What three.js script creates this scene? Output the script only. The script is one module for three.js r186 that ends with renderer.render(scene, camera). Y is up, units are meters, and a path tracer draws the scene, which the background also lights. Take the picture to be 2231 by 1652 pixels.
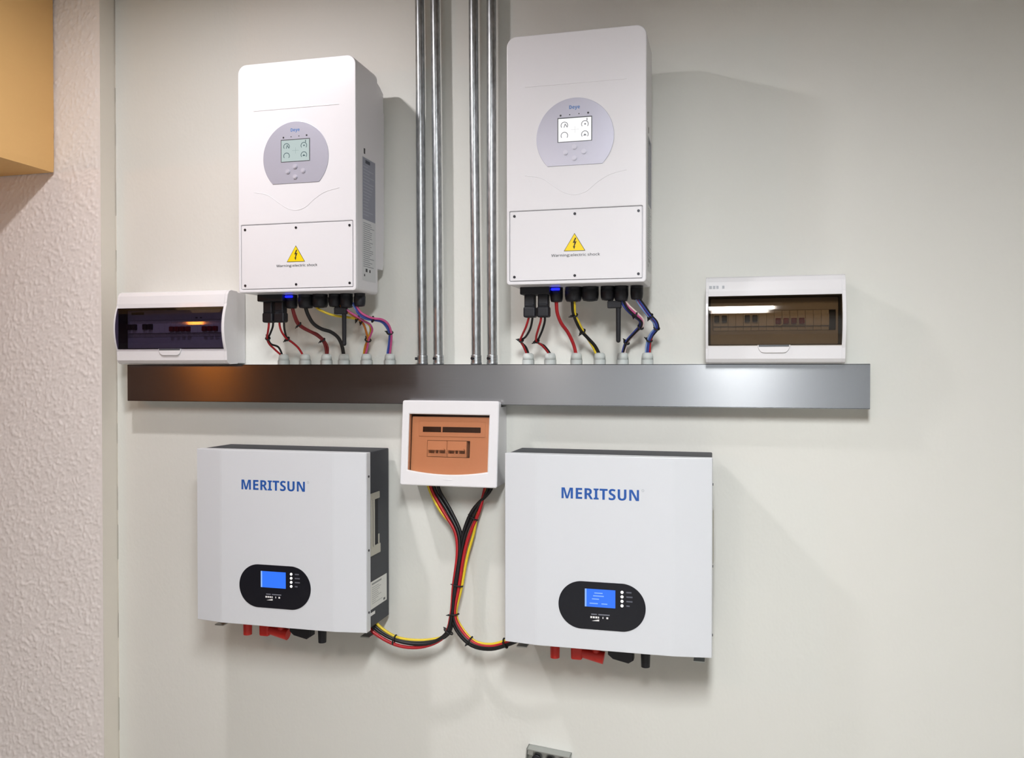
import * as THREE from 'three';
import { RoundedBoxGeometry } from 'three/addons/geometries/RoundedBoxGeometry.js';
import { TextGeometry } from 'three/addons/geometries/TextGeometry.js';
import { FontLoader } from 'three/addons/loaders/FontLoader.js';
import { ImprovedNoise } from 'three/addons/math/ImprovedNoise.js';
import { mergeGeometries } from 'three/addons/utils/BufferGeometryUtils.js';
import { RectAreaLightUniformsLib } from 'three/addons/lights/RectAreaLightUniformsLib.js';

// ---------------------------------------------------------------- camera, lights, exposure
const EYE = 1.5, CEIL = 2.64;
const scene = new THREE.Scene();
scene.background = new THREE.Color(0x000000);
const camera = new THREE.PerspectiveCamera(2 * Math.atan(826 / 1853.26) * 180 / Math.PI, 2231 / 1652, 0.05, 30);
camera.rotation.order = 'YXZ';
camera.position.set(0, EYE, 2.1806);
camera.rotation.set(-0.013, 0.2513, 0);
const renderer = new THREE.WebGLRenderer({ antialias: true });
renderer.toneMapping = THREE.LinearToneMapping;
renderer.toneMappingExposure = 1.07;
renderer.shadowMap.enabled = true;
RectAreaLightUniformsLib.init();
const PANEL = { x: 0.05, z: 2.35, w: 0.3, l: 1.2, nits: 88 };   // ceiling panel over the photographer
const SPOT = { x: -1.29, z: 0.80, s: 0.07, nits: 830 };        // small ceiling downlight near the wall
const STRIP = { x: -1.15, z: 3.2, w: 0.07, l: 1.0, nits: 60 };  // slim ceiling tube
const WARM = { x: -2.75, y: 2.05, z: 1.96, cd: 0.35 };           // small warm lamp in the brown part of the room

// ---------------------------------------------------------------- helpers
let seed = 7;
const rnd = () => { seed = (seed * 1664525 + 1013904223) % 4294967296; return seed / 4294967296; };
const used = {};
const numbered = n => { const k = used[n] = (used[n] === undefined ? 0 : used[n] + 1); return k ? n + '_' + String(k).padStart(3, '0') : n; };
const prep = g => { g = g.index ? g.toNonIndexed() : g; for (const k of Object.keys(g.attributes)) if (!['position', 'normal', 'uv'].includes(k)) g.deleteAttribute(k); g.clearGroups(); return g; };
const mg = a => a.length === 1 ? a[0] : mergeGeometries(a.map(prep));
const rb = (x0, x1, y0, y1, z0, z1, r = 0.002, s = 2) => { const w = x1 - x0, h = y1 - y0, d = z1 - z0; return new RoundedBoxGeometry(w, h, d, s, Math.min(r, w / 2.01, h / 2.01, d / 2.01)).translate((x0 + x1) / 2, (y0 + y1) / 2, (z0 + z1) / 2); };
const bx = (x0, x1, y0, y1, z0, z1) => new THREE.BoxGeometry(x1 - x0, y1 - y0, z1 - z0).translate((x0 + x1) / 2, (y0 + y1) / 2, (z0 + z1) / 2);
const cylY = (x, y0, y1, z, r0, r1 = r0, n = 24) => new THREE.CylinderGeometry(r1, r0, y1 - y0, n).translate(x, (y0 + y1) / 2, z);
const cylZ = (x, y, z0, z1, r, n = 20) => new THREE.CylinderGeometry(r, r, z1 - z0, n).rotateX(Math.PI / 2).translate(x, y, (z0 + z1) / 2);
const lathe = (pts, x, y, z, n = 28) => new THREE.LatheGeometry(pts.map(p => new THREE.Vector2(...p)), n).translate(x, y, z);
const ext = (shape, z0, z1, bevel = 0, steps = 12) => { const g = new THREE.ExtrudeGeometry(shape, { depth: z1 - z0 - 2 * bevel, bevelEnabled: bevel > 0, bevelThickness: bevel, bevelSize: bevel, bevelOffset: -bevel, bevelSegments: 3, curveSegments: steps }); return g.translate(0, 0, z0 + bevel); };
const poly = p => { const s = new THREE.Shape(); p.forEach(([x, y], i) => i ? s.lineTo(x, y) : s.moveTo(x, y)); s.closePath(); return s; };
// extrude a side profile given as [y, z] points along x
const extX = (prof, x0, x1, bevel = 0) => { const g = ext(poly(prof.map(([y, z]) => [-z, y])), 0, x1 - x0, bevel); return g.rotateY(Math.PI / 2).translate(x0, 0, 0); };
const rrect = (x0, x1, y0, y1, rt, rbm = rt) => { const s = new THREE.Shape(); s.moveTo(x0 + rbm, y0); s.lineTo(x1 - rbm, y0); s.absarc(x1 - rbm, y0 + rbm, rbm, -Math.PI / 2, 0); s.lineTo(x1, y1 - rt); s.absarc(x1 - rt, y1 - rt, rt, 0, Math.PI / 2); s.lineTo(x0 + rt, y1); s.absarc(x0 + rt, y1 - rt, rt, Math.PI / 2, Math.PI); s.lineTo(x0, y0 + rbm); s.absarc(x0 + rbm, y0 + rbm, rbm, Math.PI, 1.5 * Math.PI); return s; };
const tube = (pts, r, n = 48, rad = 10) => new THREE.TubeGeometry(new THREE.CatmullRomCurve3(pts.map(p => new THREE.Vector3(...p)), false, 'centripetal'), n, r, rad, false);
function obj(name, geos, mat, parent) {
  const m = new THREE.Mesh(Array.isArray(geos) ? mg(geos) : geos, mat);
  m.name = parent ? name : numbered(name); m.castShadow = m.receiveShadow = true; (parent || scene).add(m); return m;
}
function tag(o, label, category, group) { o.userData.label = label; o.userData.category = category; if (group) o.userData.group = group; return o; }
function thing(name, label, category, pos, group) { const g = new THREE.Group(); g.name = numbered(name); g.position.set(...pos); scene.add(g); return tag(g, label, category, group); }
const struct = (name, geos, mat) => { const m = obj(name, geos, mat); m.userData.kind = 'structure'; return m; };
const S = (hex, rough = 0.5, o = {}) => new THREE.MeshPhysicalMaterial({ color: hex, roughness: rough, ...o });
function canvasTex(w, h, draw) { const c = document.createElement('canvas'); c.width = w; c.height = h; draw(c.getContext('2d'), w, h); const t = new THREE.CanvasTexture(c); t.colorSpace = THREE.SRGBColorSpace; t.anisotropy = 8; return t; }
const noise = new ImprovedNoise();
function noiseTex(w, h, f, rx = 1, ry = 1, data = true) { const d = new Uint8Array(w * h * 4); for (let y = 0; y < h; y++) for (let x = 0; x < w; x++) { const v = Math.max(0, Math.min(255, f(x / w, y / h) * 255)); const i = (y * w + x) * 4; d[i] = d[i + 1] = d[i + 2] = v; d[i + 3] = 255; } const t = new THREE.DataTexture(d, w, h); t.magFilter = t.minFilter = THREE.LinearFilter; t.wrapS = t.wrapT = THREE.RepeatWrapping; t.repeat.set(rx, ry); if (!data) t.colorSpace = THREE.SRGBColorSpace; t.needsUpdate = true; return t; }
const font = await new FontLoader().loadAsync('fonts/droid/droid_sans_bold.typeface.json');
const fontR = await new FontLoader().loadAsync('fonts/droid/droid_sans_regular.typeface.json');
// flat lettering fitted into x0..x1, y0..y1 on the plane z
function text(str, x0, x1, y0, y1, z, f = font, d = 0.0003) {
  const g = new TextGeometry(str, { font: f, size: 1, depth: 1, curveSegments: 4 }); g.computeBoundingBox(); const b = g.boundingBox;
  g.translate(-b.min.x, -b.min.y, 0); g.scale((x1 - x0) / (b.max.x - b.min.x), (y1 - y0) / (b.max.y - b.min.y), d); return g.translate(x0, y0, z);
}

// ---------------------------------------------------------------- materials
const paintBump = noiseTex(512, 512, (u, v) => 0.5 + 0.25 * noise.noise(u * 64, v * 64, 1.3) + 0.2 * noise.noise(u * 160, v * 160, 4.7), 5, 2);
const M = {
  wall: S(0xe0e1db, 0.62, { bumpMap: paintBump, bumpScale: 0.0006 }),
  cream: S(0xd9d4c8, 0.8), cool: S(0xc8d0d8, 0.7), brown: S(0x705c54, 0.7), ceil: S(0x81766a, 0.85), floor: S(0x9a958c, 0.55),
  stucco: S(0xf0ebe8, 0.85), plaster: S(0xdfdacf, 0.75),
  beam: S(0xe3b878, 0.75),
  shell: S(0xe3e3e7, 0.34), metalScrew: S(0x3e3f44, 0.35, { metalness: 0.7 }),
  dial: S(0xc0c1d0, 0.3, { metalness: 0.35 }), button: S(0xc9c9d6, 0.35, { metalness: 0.25 }),
  ink: S(0x2b2b30, 0.6), inkBlue: S(0x3d73b5, 0.5), warn: S(0xf2d400, 0.45), warnInk: S(0x2a1a08, 0.6),
  black: S(0x14161f, 0.5), blackMat: S(0x191a20, 0.7), lcdBezel: S(0x55595e, 0.4),
  blueLed: S(0x1420ff, 0.3, { emissive: 0x1820ff, emissiveIntensity: 1.6 }),
  gland: S(0xcfd6d4, 0.5), box: S(0xe9e9ec, 0.1), face: S(0xb9bac2, 0.5), brk: S(0xcfcfd2, 0.5), brkDark: S(0x23242c, 0.5), brkRed: S(0x7c1626, 0.45), brkWhite: S(0xf4efe6, 0.4),
  smoke: S(0xc2bdcb, 0.04, { transmission: 1, thickness: 0, ior: 1.5 }),
  bronze: S(0xd2c6b4, 0.04, { transmission: 1, thickness: 0, ior: 1.5 }),
  amber: S(0xf0dacb, 0.08, { transmission: 1, thickness: 0, ior: 1.45 }),
  caseDark: S(0x2b2f38, 0.55), front: S(0xd7dbe0, 0.3), glossBlack: S(0x11131c, 0.28), silver: S(0xb9b7ac, 0.35, { metalness: 0.6 }),
  logo: S(0x1f55a5, 0.45), mark: S(0xb0b4bb, 0.5), white: S(0xf2f2f2, 0.4), ledWhite: S(0xffffff, 0.4, { emissive: 0xffffff, emissiveIntensity: 0.6 }),
  redPlug: S(0xcf2b22, 0.4), sticker: S(0xe3e4e2, 0.5), zinc: S(0xb7bbb9, 0.38, { metalness: 0.85 }),
  tie: S(0x0d0d10, 0.5),
};
const WIRE = { red: S(0xb01c24, 0.42), darkred: S(0x6e1a1c, 0.45), black: S(0x121114, 0.42), yellow: S(0xe0c52e, 0.42), pink: S(0xc4508a, 0.45), orange: S(0xb8681c, 0.45), blue: S(0x33469e, 0.45), lightblue: S(0x7f9fd8, 0.45), white: S(0xe8d3cf, 0.45) };
const galvTex = noiseTex(128, 512, (u, v) => 0.84 + 0.12 * noise.noise(u * 6, v * 30, 2.2) + 0.1 * noise.noise(u * 14, v * 90, 9.1), 1, 1, false);
M.galv = S(0xcdd2d5, 0.38, { metalness: 0.92, map: galvTex });
const brushed = noiseTex(64, 1024, (u, v) => 0.5 + 0.35 * noise.noise(u * 2, v * 220, 3.1) + 0.25 * noise.noise(u * 4, v * 480, 8.1), 4, 1);
M.steel = S(0xc2c4c6, 0.2, { metalness: 1, anisotropy: 0.85, anisotropyRotation: Math.PI / 2, bumpMap: brushed, bumpScale: 0.00003 });

// ---------------------------------------------------------------- the room
const X0 = -4.2, X1 = 2.6, Z1 = 4.6;
struct('wall_back', [bx(-1.784, X1, 0, CEIL, -0.15, 0), bx(-1.7872, -1.784, 0, CEIL, -0.15, -0.02)], M.wall);
struct('floor', bx(X0, X1, -0.1, 0, -0.15, Z1), M.floor);
struct('ceiling', bx(X0 - 0.15, X1 + 0.15, CEIL, CEIL + 0.12, -0.15, Z1 + 0.15), M.ceil);
struct('wall_right', bx(X1, X1 + 0.15, 0, CEIL, -0.15, Z1 + 0.15), M.cream);
struct('wall_left', bx(X0 - 0.15, X0, 0, CEIL, -0.15, Z1 + 0.15), M.brown);
struct('wall_front', bx(-2.4, X1, 0, CEIL, Z1, Z1 + 0.15), M.cool);
struct('wall_front_brown', bx(X0, -2.4, 0, CEIL, Z1, Z1 + 0.15), M.brown);
struct('wall_back_brown', bx(X0, -2.62, 0, CEIL, -0.15, 0), M.brown);
{ // stucco column standing a little proud of the smooth wall
  const cx0 = -2.62, cx1 = -1.787, zf = 0.065, vx0 = -2.2, vy0 = 0.3, vy1 = 2.64;
  const col = struct('wall_column', [bx(cx0, cx1, 0, CEIL, -0.15, zf - 0.004)], M.plaster);
  const nx = 137, ny = 780, g = new THREE.PlaneGeometry(cx1 - vx0, vy1 - vy0, nx, ny).translate((cx1 + vx0) / 2, (vy0 + vy1) / 2, zf);
  const p = g.attributes.position;
  for (let i = 0; i < p.count; i++) {
    const x = p.getX(i), y = p.getY(i);
    const wx = x * 104 + 1.2 * noise.noise(x * 18, y * 18, 7), wy = y * 88 + 1.2 * noise.noise(x * 18, y * 18, 3);
    const n1 = noise.noise(wx, wy, 0.5), n2 = noise.noise(x * 190, y * 180, 5.5), n3 = noise.noise(x * 9, y * 7, 2.5);
    const ridge = Math.max(0, n1 * 1.6 + 0.25 * n2);
    const edge = Math.min(1, Math.max(0, (cx1 - x - 0.002) / 0.012));
    p.setZ(i, zf - 0.003 + edge * (0.0020 * Math.min(0.8, ridge) + 0.0006 * n2 + 0.001 * n3));
  }
  g.computeVertexNormals();
  obj('stucco_render', g, M.stucco, col);
  // open joint beside the smooth wall, bridged here and there by ragged plaster
  const fill = []; let y = 0.02;
  while (y < CEIL - 0.1) { const l = 0.015 + rnd() * 0.06, open = y > 0.35 && y < 2.35 && rnd() > 0.45; if (!open) fill.push(rb(cx1 - 0.0005, cx1 + 0.0028, y, Math.min(CEIL, y + l), -0.019, -0.0004 - rnd() * 0.003, 0.0012, 1)); y += l; }
  obj('joint_filler', fill, M.plaster, col);
}
{ // orange painted beam jutting out of the column
  const b = thing('painted_beam', 'orange painted beam jutting out above the stucco column', 'beam', [-2.3, 2.077, 0.068]);
  const s = [[0, 0]]; const n = 24; for (let i = 0; i <= n; i++) s.push([0.358 + 0.0012 * noise.noise(i * 1.7, 2, 1), i / n * 0.562]);
  s.push([0, 0.562]); s[1] = [0.356, 0.002];
  obj('beam_body', ext(poly(s), 0, 0.75, 0.004), M.beam, b);
}

// ---------------------------------------------------------------- lamps
{ const p = thing('ceiling_panel', 'white ceiling light panel above the photographer', 'light', [PANEL.x, CEIL, PANEL.z]);
  const hw = PANEL.w / 2, hl = PANEL.l / 2;
  obj('frame', [bx(-hw - 0.02, hw + 0.02, -0.1, 0, -hl - 0.02, -hl), bx(-hw - 0.02, hw + 0.02, -0.1, 0, hl, hl + 0.02), bx(-hw - 0.02, -hw, -0.1, 0, -hl, hl), bx(hw, hw + 0.02, -0.1, 0, -hl, hl)], M.white, p);  // unseen frame, made deep to keep panel light off the upper wall
  obj('diffuser', bx(-hw, hw, -0.02, -0.005, -hl, hl), S(0xffffff, 0.6, { emissive: 0xfafcff, emissiveIntensity: 4 }), p);
  const l = new THREE.RectAreaLight(0xfbfcfd, PANEL.nits, PANEL.w, PANEL.l); l.position.set(0, -0.024, 0); l.rotation.x = -Math.PI / 2; l.name = 'panel_light'; p.add(l); }
{ const p = thing('tube_light', 'slim ceiling tube light behind the photographer', 'light', [STRIP.x, CEIL, STRIP.z]);
  obj('batten', rb(-0.05, 0.05, -0.03, 0, -STRIP.l / 2, STRIP.l / 2, 0.006), M.white, p);
  obj('tube', new THREE.CylinderGeometry(0.016, 0.016, STRIP.l, 16).rotateX(Math.PI / 2).translate(0, -0.05, 0), S(0xffffff, 0.5, { emissive: 0xfff6f0, emissiveIntensity: 14 }), p);
  const l = new THREE.RectAreaLight(0xfff4ec, STRIP.nits, STRIP.w, STRIP.l); l.position.set(0, -0.07, 0); l.rotation.x = -Math.PI / 2; p.add(l); }
{ const p = thing('downlight', 'small square downlight in the ceiling near the wall', 'light', [SPOT.x, CEIL, SPOT.z]);
  const s = SPOT.s / 2;
  obj('bezel', [bx(-s - 0.015, s + 0.015, -0.012, 0, -s - 0.015, -s), bx(-s - 0.015, s + 0.015, -0.012, 0, s, s + 0.015), bx(-s - 0.015, -s, -0.012, 0, -s, s), bx(s, s + 0.015, -0.012, 0, -s, s)], M.white, p);
  obj('diffuser', bx(-s, s, -0.008, -0.002, -s, s), S(0xffffff, 0.5, { emissive: 0xfff6f4, emissiveIntensity: 12 }), p);
  const l = new THREE.RectAreaLight(0xf9f3f5, SPOT.nits, SPOT.s, SPOT.s); l.position.set(0, -0.0125, 0); l.rotation.x = -Math.PI / 2; p.add(l); }
{ const p = thing('warm_pendant', 'small warm pendant lamp over the brown corner', 'lamp', [WARM.x, WARM.y, WARM.z]);
  obj('cord', cylY(0, 0.1, CEIL - WARM.y, 0, 0.003), M.black, p);
  obj('shade', lathe([[0.02, 0.1], [0.05, 0.09], [0.085, 0.03], [0.083, 0.03], [0.048, 0.087], [0.02, 0.096]], 0, 0, 0), M.brown, p);
  obj('bulb', new THREE.SphereGeometry(0.04, 24, 16), S(0xffffff, 0.5, { emissive: 0xff8a22, emissiveIntensity: 34 }), p);
  const l = new THREE.PointLight(0xff9030, WARM.cd, 0, 2); l.castShadow = true; l.shadow.radius = 2; p.add(l); }

// ---------------------------------------------------------------- metal trunking with its cable glands
const TR = { x0: -1.7005, x1: 0.3144, y0: EYE - 0.0954, y1: EYE + 0.0091, d: 0.06 };
{ const t = thing('metal_trunking', 'long brushed metal cable trunking fixed across the wall', 'trunking', [TR.x0, TR.y0, 0]);
  const w = TR.x1 - TR.x0, h = TR.y1 - TR.y0;
  obj('base_channel', [bx(0.002, w - 0.002, 0.001, h - 0.001, 0.0005, 0.003), bx(0.002, w - 0.002, 0.0012, 0.0028, 0, 0.052), bx(0.002, w - 0.002, h - 0.0028, h - 0.0012, 0, 0.052)], M.zinc, t);
  const lid = new THREE.BoxGeometry(w, h, 0.0016).translate(w / 2, h / 2, 0.0592);
  obj('lid', [lid, bx(0, w, -0.0004, 0.0012, 0.042, 0.06), bx(0, w, h - 0.0012, h + 0.0004, 0.042, 0.06)], M.steel, t);
  obj('end_plate', bx(-0.0004, 0.0014, 0, h, 0.0005, 0.058), M.zinc, t); obj('end_plate', bx(w - 0.0014, w + 0.0006, 0, h, 0.0005, 0.058), M.zinc, t);
  for (const x of [-1.2125, -1.1465, -1.0815, -1.029, -0.962, -0.8935, -0.5084, -0.4502, -0.382, -0.3218, -0.2636, -0.2017]) {
    const gx = x - TR.x0; const g = obj('cable_gland', [new THREE.CylinderGeometry(0.0165, 0.0165, 0.012, 6).translate(gx, h + 0.006, 0.03)], M.gland, t);
    obj('cap_nut', lathe([[0.0062, 0.029], [0.009, 0.0295], [0.0125, 0.027], [0.0142, 0.021], [0.0148, 0.012], [0.0062, 0.012], [0.0062, 0.029]], gx, h, 0.03), M.gland, g);
  }
}
// ---------------------------------------------------------------- four conduits dropping into the trunking
{ const ord = ['first', 'second', 'third', 'fourth'];
  [[-0.800, -0.0073], [-0.7545, -0.0083], [-0.6496, -0.0074], [-0.6056, -0.003]].forEach(([x, lean], i) => {
    const y0 = TR.y1, H = CEIL - y0 - 0.001, r = 0.0122;
    const t = thing('steel_conduit', `${ord[i]} galvanized steel conduit from the stucco column, rising from the trunking`, 'conduit', [x, y0, 0.03], 'conduits above the trunking');
    const k = lean / 0.97, pipe = new THREE.CylinderGeometry(r, r, H, 28, 24, true); const p = pipe.attributes.position;
    for (let j = 0; j < p.count; j++) p.setX(j, p.getX(j) + k * (p.getY(j) + H / 2) + 0.0006 * Math.sin(p.getY(j) * 6 + i * 2));
    pipe.translate(0, H / 2, 0); pipe.computeVertexNormals(); obj('pipe', pipe, M.galv, t);
    obj('coupling', lathe([[0.0124, 0], [0.0148, 0.0005], [0.0148, 0.004], [0.0138, 0.005], [0.0138, 0.023], [0.0124, 0.025]], 0, 0.0005, 0), M.galv, t);
    const a = i === 0 ? -1.35 : -0.35; const s = new THREE.CylinderGeometry(0.0038, 0.0038, 0.008, 10).rotateX(Math.PI / 2).translate(0, 0.016, 0.016).rotateY(a);
    obj('set_screw', s, M.metalScrew, t);
  });
}

// ---------------------------------------------------------------- inverters
const lcdTex = (bg, ink) => canvasTex(512, 360, (c, w, h) => {
  c.fillStyle = bg; c.fillRect(0, 0, w, h); c.strokeStyle = c.fillStyle = ink; c.lineWidth = 11; c.lineCap = 'round';
  for (const [x, y, k] of [[95, 105, 0], [95, 265, 1], [415, 105, 2], [415, 265, 3]]) {
    c.beginPath(); c.arc(x, y, 52, Math.PI * 0.82, Math.PI * 2.2); c.stroke();
    if (k === 0) { c.beginPath(); c.moveTo(x - 5, y + 30); c.lineTo(x + 12, y - 20); c.lineTo(x + 40, y + 25); c.stroke(); }
    if (k === 2) { c.fillRect(x - 10, y - 12, 26, 22); }
    if (k === 3) { c.beginPath(); c.moveTo(x - 28, y + 20); c.lineTo(x, y - 14); c.lineTo(x + 28, y + 20); c.fill(); }
  }
  c.fillRect(440, 12, 14, 40); c.globalAlpha = 0.35; c.lineWidth = 5; c.beginPath(); c.moveTo(200, 180); c.lineTo(320, 180); c.moveTo(260, 130); c.lineTo(260, 230); c.stroke();
});
const sideTex = canvasTex(256, 960, (c, w, h) => {
  c.fillStyle = '#d5d8da'; c.fillRect(0, 0, w, h); c.fillStyle = '#8f93a2'; c.fillRect(6, 6, w - 12, h * 0.5);
  c.fillStyle = '#3c4150'; c.fillRect(60, 20, 90, 26); c.fillStyle = '#a9adb9'; for (let i = 0; i < 16; i++) c.fillRect(20, 70 + i * 25, 90 + rnd() * 120, 6);
  c.fillStyle = '#8e939b'; for (let i = 0; i < 22; i++) c.fillRect(20, 510 + i * 16, 110 + rnd() * 100, 6);
  c.fillStyle = '#33363c'; c.fillRect(60, 866, 36, 26); c.fillRect(130, 870, 26, 22); c.fillRect(30, 910, 20, 18);
});
function makeInverter(bg, ink, glow, glowK) {
  const g = new THREE.Group();
  const W = 0.33, H = 0.587, F = 0.2176;
  obj('housing', ext(rrect(0, W, 0, H, 0.024, 0.008), 0.083, F - 0.006, 0.002), M.shell, g);
  const rim = rrect(0, W, 0, H, 0.024, 0.008); rim.holes.push(new THREE.Path(rrect(0.0072, 0.3218, 0.0082, 0.1748, 0.003).getPoints(6)));
  const fc = obj('front_cover', ext(rim, F - 0.0065, F, 0.0022), M.shell, g);
  obj('ridge', rb(0.045, 0.285, 0.4655, 0.4675, F - 0.0006, F + 0.0009, 0.0007), M.shell, fc);
  obj('ridge', tube([[0.045, 0.258, F], [0.085, 0.249, F], [0.112, 0.231, F], [0.14, 0.213, F], [0.165, 0.207, F], [0.19, 0.213, F], [0.215, 0.232, F], [0.245, 0.249, F], [0.285, 0.258, F]], 0.0007, 60, 8), M.shell, fc);
  const sv = obj('service_cover', ext(rrect(0.0086, 0.3204, 0.0096, 0.1734, 0.002), F - 0.006, F - 0.0003, 0.001), M.shell, g);
  for (const y of [0.0186, 0.1627]) for (const x of [0.0192, 0.1645, 0.3124]) obj('screw', [cylZ(x, y, F - 0.001, F + 0.0008, 0.0032, 16), cylZ(x, y, F, F + 0.0014, 0.0022, 6)], M.metalScrew, sv);
  const wt = obj('warning_sign', ext(poly([[0.1385, 0.0760], [0.1895, 0.0760], [0.164, 0.1175]]), F - 0.0003, F + 0.0002), M.warnInk, sv);
  obj('warning_field', ext(poly([[0.1403, 0.0770], [0.1877, 0.0770], [0.164, 0.1156]]), F, F + 0.0004), M.warn, wt);
  obj('lightning_bolt', ext(poly([[0.1655, 0.1070], [0.1598, 0.0945], [0.1640, 0.0952], [0.1618, 0.0868], [0.1600, 0.0872], [0.1632, 0.0800], [0.1658, 0.0872], [0.1640, 0.0870], [0.1690, 0.0985], [0.1645, 0.0975], [0.1680, 0.1060]]), F + 0.0003, F + 0.0006), M.warnInk, wt);
  obj('warning_text', text('Warning:electric shock', 0.1087, 0.2237, 0.0618, 0.0702, F - 0.0002, fontR, 0.0004), M.ink, sv);
  // round display with a cut-off lower edge
  const cx = 0.1645, cy = 0.3405, R = 0.0915, a0 = Math.asin((0.2755 - cy) / R), sh = new THREE.Shape(); sh.absarc(cx, cy, R, a0, Math.PI - a0, false); sh.closePath();
  const dp = obj('display_panel', ext(sh, F - 0.0005, F + 0.0014, 0.0006, 40), M.dial, g);
  obj('screen_bezel', rb(0.1235, 0.2052, 0.3298, 0.3872, F + 0.0008, F + 0.0022, 0.0006), M.lcdBezel, dp);
  const tx = lcdTex(bg, ink);
  obj('screen', new THREE.PlaneGeometry(0.0776, 0.0535).translate(0.1645, 0.3578, F + 0.0023), S(0x202422, 0.25, { map: tx, emissive: 0xffffff, emissiveMap: tx, emissiveIntensity: glowK }), dp);
  obj('logo_lettering', text('Deye', 0.1515, 0.1765, 0.4035, 0.4145, F + 0.0012, font, 0.0004), M.inkBlue, dp);
  for (const [x, y] of [[0.131, 0.3925], [0.1525, 0.3932], [0.1745, 0.3940], [0.196, 0.3946]]) obj('indicator', cylZ(x, y, F + 0.001, F + 0.0018, x > 0.14 && x < 0.19 ? 0.0014 : 0.0023, 12), M.ink, dp);
  for (const [x, y] of [[0.1635, 0.3175], [0.143, 0.3058], [0.186, 0.3058], [0.1635, 0.2915]]) obj('button', [cylZ(x, y, F + 0.001, F + 0.0034, 0.0058, 24), cylZ(x, y, F + 0.001, F + 0.0042, 0.004, 24)], M.button, dp);
  // rear chassis and bracket
  obj('rear_chassis', [extX([[0.085, 0.03], [0.07, 0.036], [0.07, 0.0835], [0.568, 0.0835], [0.556, 0.05], [0.545, 0.03]], 0.006, W - 0.006), bx(0.012, W - 0.012, 0.12, 0.50, 0.012, 0.03)], M.shell, g);
  for (const [a, c] of [[0.42, 0.5], [0.14, 0.2]]) obj('wall_bracket', bx(0.05, W - 0.05, a, c, 0, 0.012), M.zinc, g);
  obj('rear_fin', Array.from({ length: 10 }, (_, i) => bx(0.022 + i * 0.0315, 0.0245 + i * 0.0315, 0.1, 0.54, 0.006, 0.032)), M.shell, g);
  const lb = obj('rating_label', new THREE.PlaneGeometry(0.083, 0.315).rotateY(Math.PI / 2).translate(W + 0.0004, 0.187, 0.139), S(0xffffff, 0.5, { map: sideTex }), g);
  obj('side_mark', rb(W - 0.0002, W + 0.0003, 0.352, 0.366, 0.162, 0.170, 0.0001), M.ink, lb);
  // black connectors under the unit
  const z = 0.13;
  const blk = obj('connector_block', [rb(0.018, 0.092, -0.018, 0.001, z - 0.03, z + 0.03, 0.003)], M.black, g);
  for (const x of [0.0375, 0.0715]) obj('solar_plug', [rb(x - 0.0132, x + 0.0132, -0.05, -0.012, z - 0.012, z + 0.012, 0.004), rb(x - 0.0115, x + 0.0115, -0.046, -0.04, z - 0.014, z + 0.014, 0.003), rb(x - 0.0155, x + 0.0155, -0.073, -0.046, z - 0.013, z + 0.013, 0.005)], M.black, blk);
  const gl = (x, r, h, zz = z) => obj('gland', [new THREE.CylinderGeometry(r, r, 0.012, 8).translate(x, -0.005, zz), lathe([[r * 0.5, -h], [r * 0.82, -h + 0.001], [r * 0.94, -h + 0.006], [r, -h + 0.014], [r, -0.008], [r * 0.5, -0.008]], x, 0, zz)], M.black, g);
  gl(0.1035, 0.016, 0.036); gl(0.1455, 0.0208, 0.036); gl(0.187, 0.0208, 0.035); gl(0.2295, 0.0172, 0.034); gl(0.2625, 0.0172, 0.037); gl(0.2995, 0.0152, 0.034);
  obj('status_light', rb(0.093, 0.115, -0.0085, -0.0025, z + 0.013, z + 0.0185, 0.002), M.blueLed, g);
  const an = obj('antenna', [rb(0.2295, 0.2625, -0.053, -0.036, z - 0.008, z + 0.008, 0.002), rb(0.2305, 0.2425, -0.036, -0.028, z - 0.006, z + 0.006, 0.001)], M.blackMat, g);
  obj('antenna_rod', [cylY(0.2555, -0.131, -0.05, z, 0.0055, 0.006, 14), new THREE.SphereGeometry(0.0055, 12, 8).translate(0.2555, -0.131, z)], M.blackMat, an);
  return g;
}
{ const place = (g, label, x, y) => { g.name = numbered('inverter'); g.position.set(x, y, 0); tag(g, label, 'inverter', 'wall inverters'); scene.add(g); };
  place(makeInverter('#dcecea', '#5f757b', 0, 0.66), 'white wall inverter hanging between the purple-covered breaker box and the conduits', -1.2357, EYE + 0.1942);
  place(makeInverter('#ffffff', '#77777c', 0, 0.95), 'white wall inverter hanging between the conduits and the brown-covered breaker box', -0.5173, EYE + 0.1973);
}
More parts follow.
